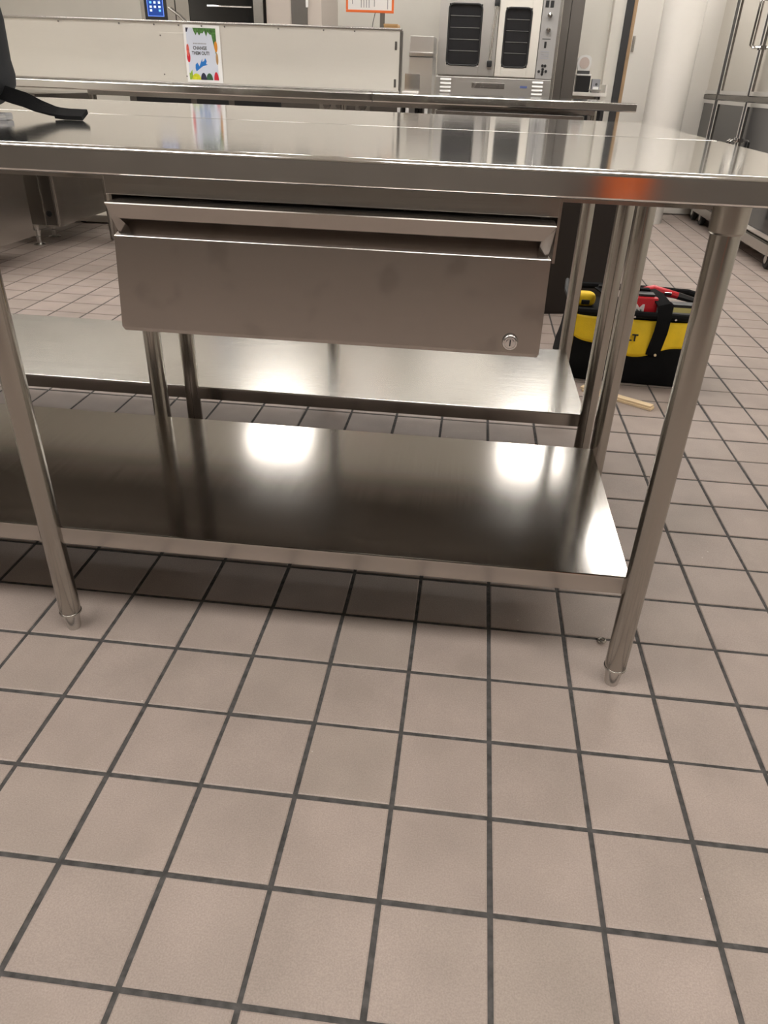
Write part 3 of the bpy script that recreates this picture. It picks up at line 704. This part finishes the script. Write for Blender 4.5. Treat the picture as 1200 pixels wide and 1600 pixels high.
# ------------------------------------------------------------------ tool bag
tb = empty('tool_bag', (1.512, 1.92, 0), 'open yellow and black tool bag on the floor beyond the tables', 'bag', rz=R(-3))
L2, D2 = .285, .165
def bagring(z, sx, sy, n=40, seed=0, amp=.006):
    out = []
    for k in range(n):
        a = 2*math.pi*k/n; e = .42
        x = math.copysign(abs(math.cos(a))**e, math.cos(a))*L2*sx; y = math.copysign(abs(math.sin(a))**e, math.sin(a))*D2*sy
        w_ = amp*math.sin(3*a+seed)*math.sin(5*a+2*seed+z*20)
        out.append(Vector((x*(1+w_*2), y*(1+w_*3), z+w_*.8*(1 if z > .03 else 0))))
    return out
zs = [(0, .93, .92), (.012, .985, .98), (.05, 1.02, 1.04), (.10, 1.0, 1.05), (.15, .97, 1.0), (.20, .935, .93), (.25, .90, .86), (.262, .895, .85)]
bd = MB().loft([bagring(z, a, b, seed=z*9) for z, a, b in zs]).build('body', M_FABRIC, tb, local=True, angle=80)
# yellow cloth panels stitched on the long sides, scalloped lower edge
def bag_y(z, front=1):
    for (z0, a0, b0), (z1, a1, b1) in zip(zs, zs[1:]):
        if z0 <= z <= z1: t = (z-z0)/(z1-z0); return D2*(b0+(b1-b0)*t), L2*(a0+(a1-a0)*t)
    return D2*.85, L2*.895
for sgn in (-1, 1):
    b = MB(); rows_ = []
    for j in range(9):
        row = []
        for k in range(33):
            u = -1+2*k/32
            zb = .128+.075*abs(u)**2.2*1.0 - (.012*math.cos(u*7))
            z = zb+(.252-zb)*j/8
            hy, hx = bag_y(z)
            x = u*hx*.97
            a = max(-1, min(1, abs(u*.97)))**(1/.42)
            y = sgn*(hy*(max(0, 1-a*a)**.5)**.42+.006+.003*math.sin(u*9+z*40))
            row.append((x, y, z))
        rows_.append(row)
    b.loft(rows_, cap=False, closed=False)
    o = b.build('cloth_panel', M_YELLOW, tb, local=True, angle=80)
    so = o.modifiers.new('thick', 'SOLIDIFY'); so.thickness = .003; so.offset = 0
# frame rails of the mouth
for sgn, z, yy in ((-1, .272, -.150), (1, .300, .15)):
    MB().tube([(-.27, yy*.75, z-.004), (-.225, yy, z), (-.08, yy*1.03, z+.002), (.08, yy*1.03, z+.002), (.225, yy, z), (.27, yy*.75, z-.004)], .013, 8).build('rim', M_FABRIC, tb, local=True)
MB().tube([(-.255, -.13, .285), (-.28, -.06, .325), (-.275, .02, .345), (-.25, .11, .315)], .008, 8).build('mouth_frame', M_RUBBER, tb, local=True)
MB().tube([(.25, -.13, .278), (.275, -.05, .285), (.275, .04, .29), (.25, .13, .30)], .008, 8).build('mouth_frame', M_RUBBER, tb, local=True)
box(-.21, .21, -.10, .10, .23, .262, .01).build('inner_tray', M_BLACK, tb, local=True)
def ribbon(pts, wdt, th, widths=None):
    b = MB(); rings = []
    pts = [Vector(p) for p in pts]
    for i, (p, wd) in enumerate(zip(pts, widths)):
        t = (pts[min(i+1, len(pts)-1)]-pts[max(i-1, 0)]).normalized(); wd = Vector(wd); wd = (wd-t*wd.dot(t)).normalized(); n = t.cross(wd)
        rings.append([p+wd*wdt/2+n*th/2, p-wd*wdt/2+n*th/2, p-wd*wdt/2-n*th/2, p+wd*wdt/2-n*th/2])
    return b.loft(rings)
for x in (-.105, .082):
    ribbon([(x-.012, -.178, .128), (x-.008, -.182, .16), (x+.002, -.178, .22), (x+.006, -.170, .275), (x+.0, -.150, .315), (x-.025, -.10, .338), (x-.05, -.06, .345)], .050, .005, [(1, 0, 0)]*7).build('strap', M_FABRIC, tb, local=True)
ribbon([(-.16, -.06, .345), (-.07, -.065, .349), (.032, -.06, .345)], .03, .012, [(0, 1, 0)]*3).build('handle', M_FABRIC, tb, local=True)
text_mesh('DEWALT', .036, (-.068, -.1665-.010, .190), tb, M_BLACK, 'lettering', rot=(R(84), 0, 0), local=True, depth=.0015, bold=.0012)
for x in (-.02, .13): MB().cyl((x, -.171, .268), .004, .004, 10, 'Y').build('rivet', M_CHROME, tb, local=True)
MB().cyl((.080, -.190, .134), .005, .004, 10, 'Y').build('rivet', M_WOOD, tb, local=True)
# tools lying in the mouth of the bag
def place(o, x, y, z): pass
def W(x, y): v = Matrix.Rotation(R(-3), 3, 'Z') @ Vector((x, y, 0)); return (1.512+v.x, 1.92+v.y)
px, py = W(.015, -.105)
rt_ = empty('battery_tool', (px, py, .262), 'red battery tool with white lettering sticking out of the bag', 'tool')
box(px-.045, px+.045, py-.03, py+.03, .2625, .335, .008).build('battery', M_RED, rt_); box(px-.03, px+.03, py-.02, py+.02, .335, .345, .003).build('terminal', M_BLACK, rt_)
text_mesh('M', .05, (px-.022, py-.031, .288), rt_, M_WHITE, 'lettering', depth=.001, bold=.002)
px, py = W(.155, .05)
dr_ = empty('power_tool', (px, py, .262), 'red and black power tool at the back of the bag', 'tool')
MB().tube([(px-.13, py, .318), (px-.09, py, .326), (px+.01, py+.005, .306)], [.014, .018, .013], 10).build('body', M_RED, dr_); MB().tube([(px+.01, py+.005, .306), (px+.085, py, .290)], [.014, .011], 10).build('nose', M_BLACK, dr_)
box(px-.085, px-.055, py-.012, py+.012, .2625, .316, .004).build('grip', M_BLACK, dr_); box(px-.05, px-.02, py-.021, py-.016, .310, .322, .002).build('plate', M_CHROME, dr_)
px, py = W(.165, -.098)
lv = empty('label_box', (px, py, .262), 'grey tool case with a yellow label at the right of the bag mouth', 'case')
box(px-.05, px+.06, py-.025, py+.025, .2625, .315, .005).build('body', M_BLACK, lv); box(px-.045, px+.03, py-.0265, py-.025, .272, .303, .0005).build('label', M_YEL, lv); box(px-.045, px+.03, py-.0275, py-.0262, .272, .285).build('label_stripe', M_MGREY, lv)
px, py = W(-.205, -.03)
yt = empty('yellow_tool', (px, py, .262), 'small yellow tool at the left of the bag mouth', 'tool')
b = MB(); superel(b, (px, py, .290), (.045, .03, .028), .7, .7); b.build('body', M_YELLOW, yt); box(px-.012, px+.02, py-.034, py-.022, .274, .292, .003).build('trigger', M_BLACK, yt)

# ------------------------------------------------------------------ orange bucket by the wall behind the camera (mirrored in the table edge)
ob = empty('bucket', (1.80, -4.2, 0), 'orange bucket mirrored in the front edge of the table', 'bucket')
MB().lathe([(.13, 0), (.135, .01), (.165, .42), (.172, .42), (.172, .44), (.160, .44), (.128, .02), (.0, .02)], (1.80, -4.2, 0), 32, cap=False).build('body', M_ORANGE, ob)
MB().tube([(1.80+.174*math.cos(R(a)), -4.03-.02*math.sin(R(a)), .40-.16*math.sin(R(a))) for a in range(0, 181, 20)], .004, 6).build('bail', M_STEEL, ob)

# ------------------------------------------------------------------ wooden strip, washer, backpack
p0, p1 = Vector((1.325, 1.655, 0)), Vector((1.556, 1.50, 0)); d = (p1-p0); ang = math.atan2(d.y, d.x); L_ = d.length
ws = empty('wood_strip', ((p0.x+p1.x)/2, (p0.y+p1.y)/2, .0), 'pale pine stick lying on the floor in front of the bag', 'stick', rz=ang)
box(-L_/2, L_/2, -.017, .017, .0003, .009, .001).build('lower_lath', M_WOOD, ws, local=True); box(-L_/2-.01, L_/2-.004, -.014, .016, .0092, .017, .001).build('upper_lath', M_WOOD, ws, local=True)
ring = MB().tube([(1.193+.007*math.cos(k*math.pi/8), .150+.007*math.sin(k*math.pi/8), .0032) for k in range(16)], .0028, 8, closed=True).build('metal_ring', M_STEEL, label='tiny metal ring on the floor beside the right leg', cat='ring')

bk = empty('backpack', (-.27, .47, ZT), 'charcoal backpack on the left end of the front table', 'backpack')
b = MB()
def lump(p):
    return Vector((p.x*(1-.18*max(0, p.z)/.19)+.008*math.sin(p.z*38), p.y*(1+.03*math.sin(p.z*30+p.x*20)), p.z))
superel(b, (-.312, .47, ZT+.166), (.215, .16, .165), .45, .6, 40, 22, lump); b.build('body', M_PACK, bk, angle=80)
b = MB(); superel(b, (-.32, .36, ZT+.095), (.17, .08, .09), .5, .6, 28, 14, lump); b.build('front_pocket', M_PACK, bk, angle=80)
MB().tube([(-.16, .40, ZT+.06), (-.12, .40, ZT+.11), (-.112, .41, ZT+.15), (-.13, .42, ZT+.21)], .010, 8).build('piping', M_FABRIC, bk)
MB().tube([(-.35, .47, ZT+.325), (-.34, .47, ZT+.35), (-.27, .47, ZT+.362), (-.20, .47, ZT+.35), (-.19, .47, ZT+.32)], .011, 8).build('grab_handle', M_FABRIC, bk)
ribbon([(-.12, .50, ZT+.045), (-.085, .50, ZT+.036), (-.06, .495, ZT+.031), (-.03, .49, ZT+.021), (0, .485, ZT+.014), (.02, .485, ZT+.0115), (.064, .485, ZT+.0115)], .028, .004, [(0, .45, .9), (0, .45, .9), (0, .55, .83), (0, .75, .6), (0, .9, .45), (0, .93, .40), (0, .93, .36)]).build('strap', M_FABRIC, bk)
ribbon([(.010, .484, ZT+.011), (.03, .484, ZT+.0095), (.066, .484, ZT+.0095)], .030, .008, [(0, .93, .38)]*3).build('strap_end', M_FABRIC, bk)
box(-.075, -.040, .36, .41, ZT+.0003, ZT+.012, .003).build('buckle', M_CLEAR, bk)
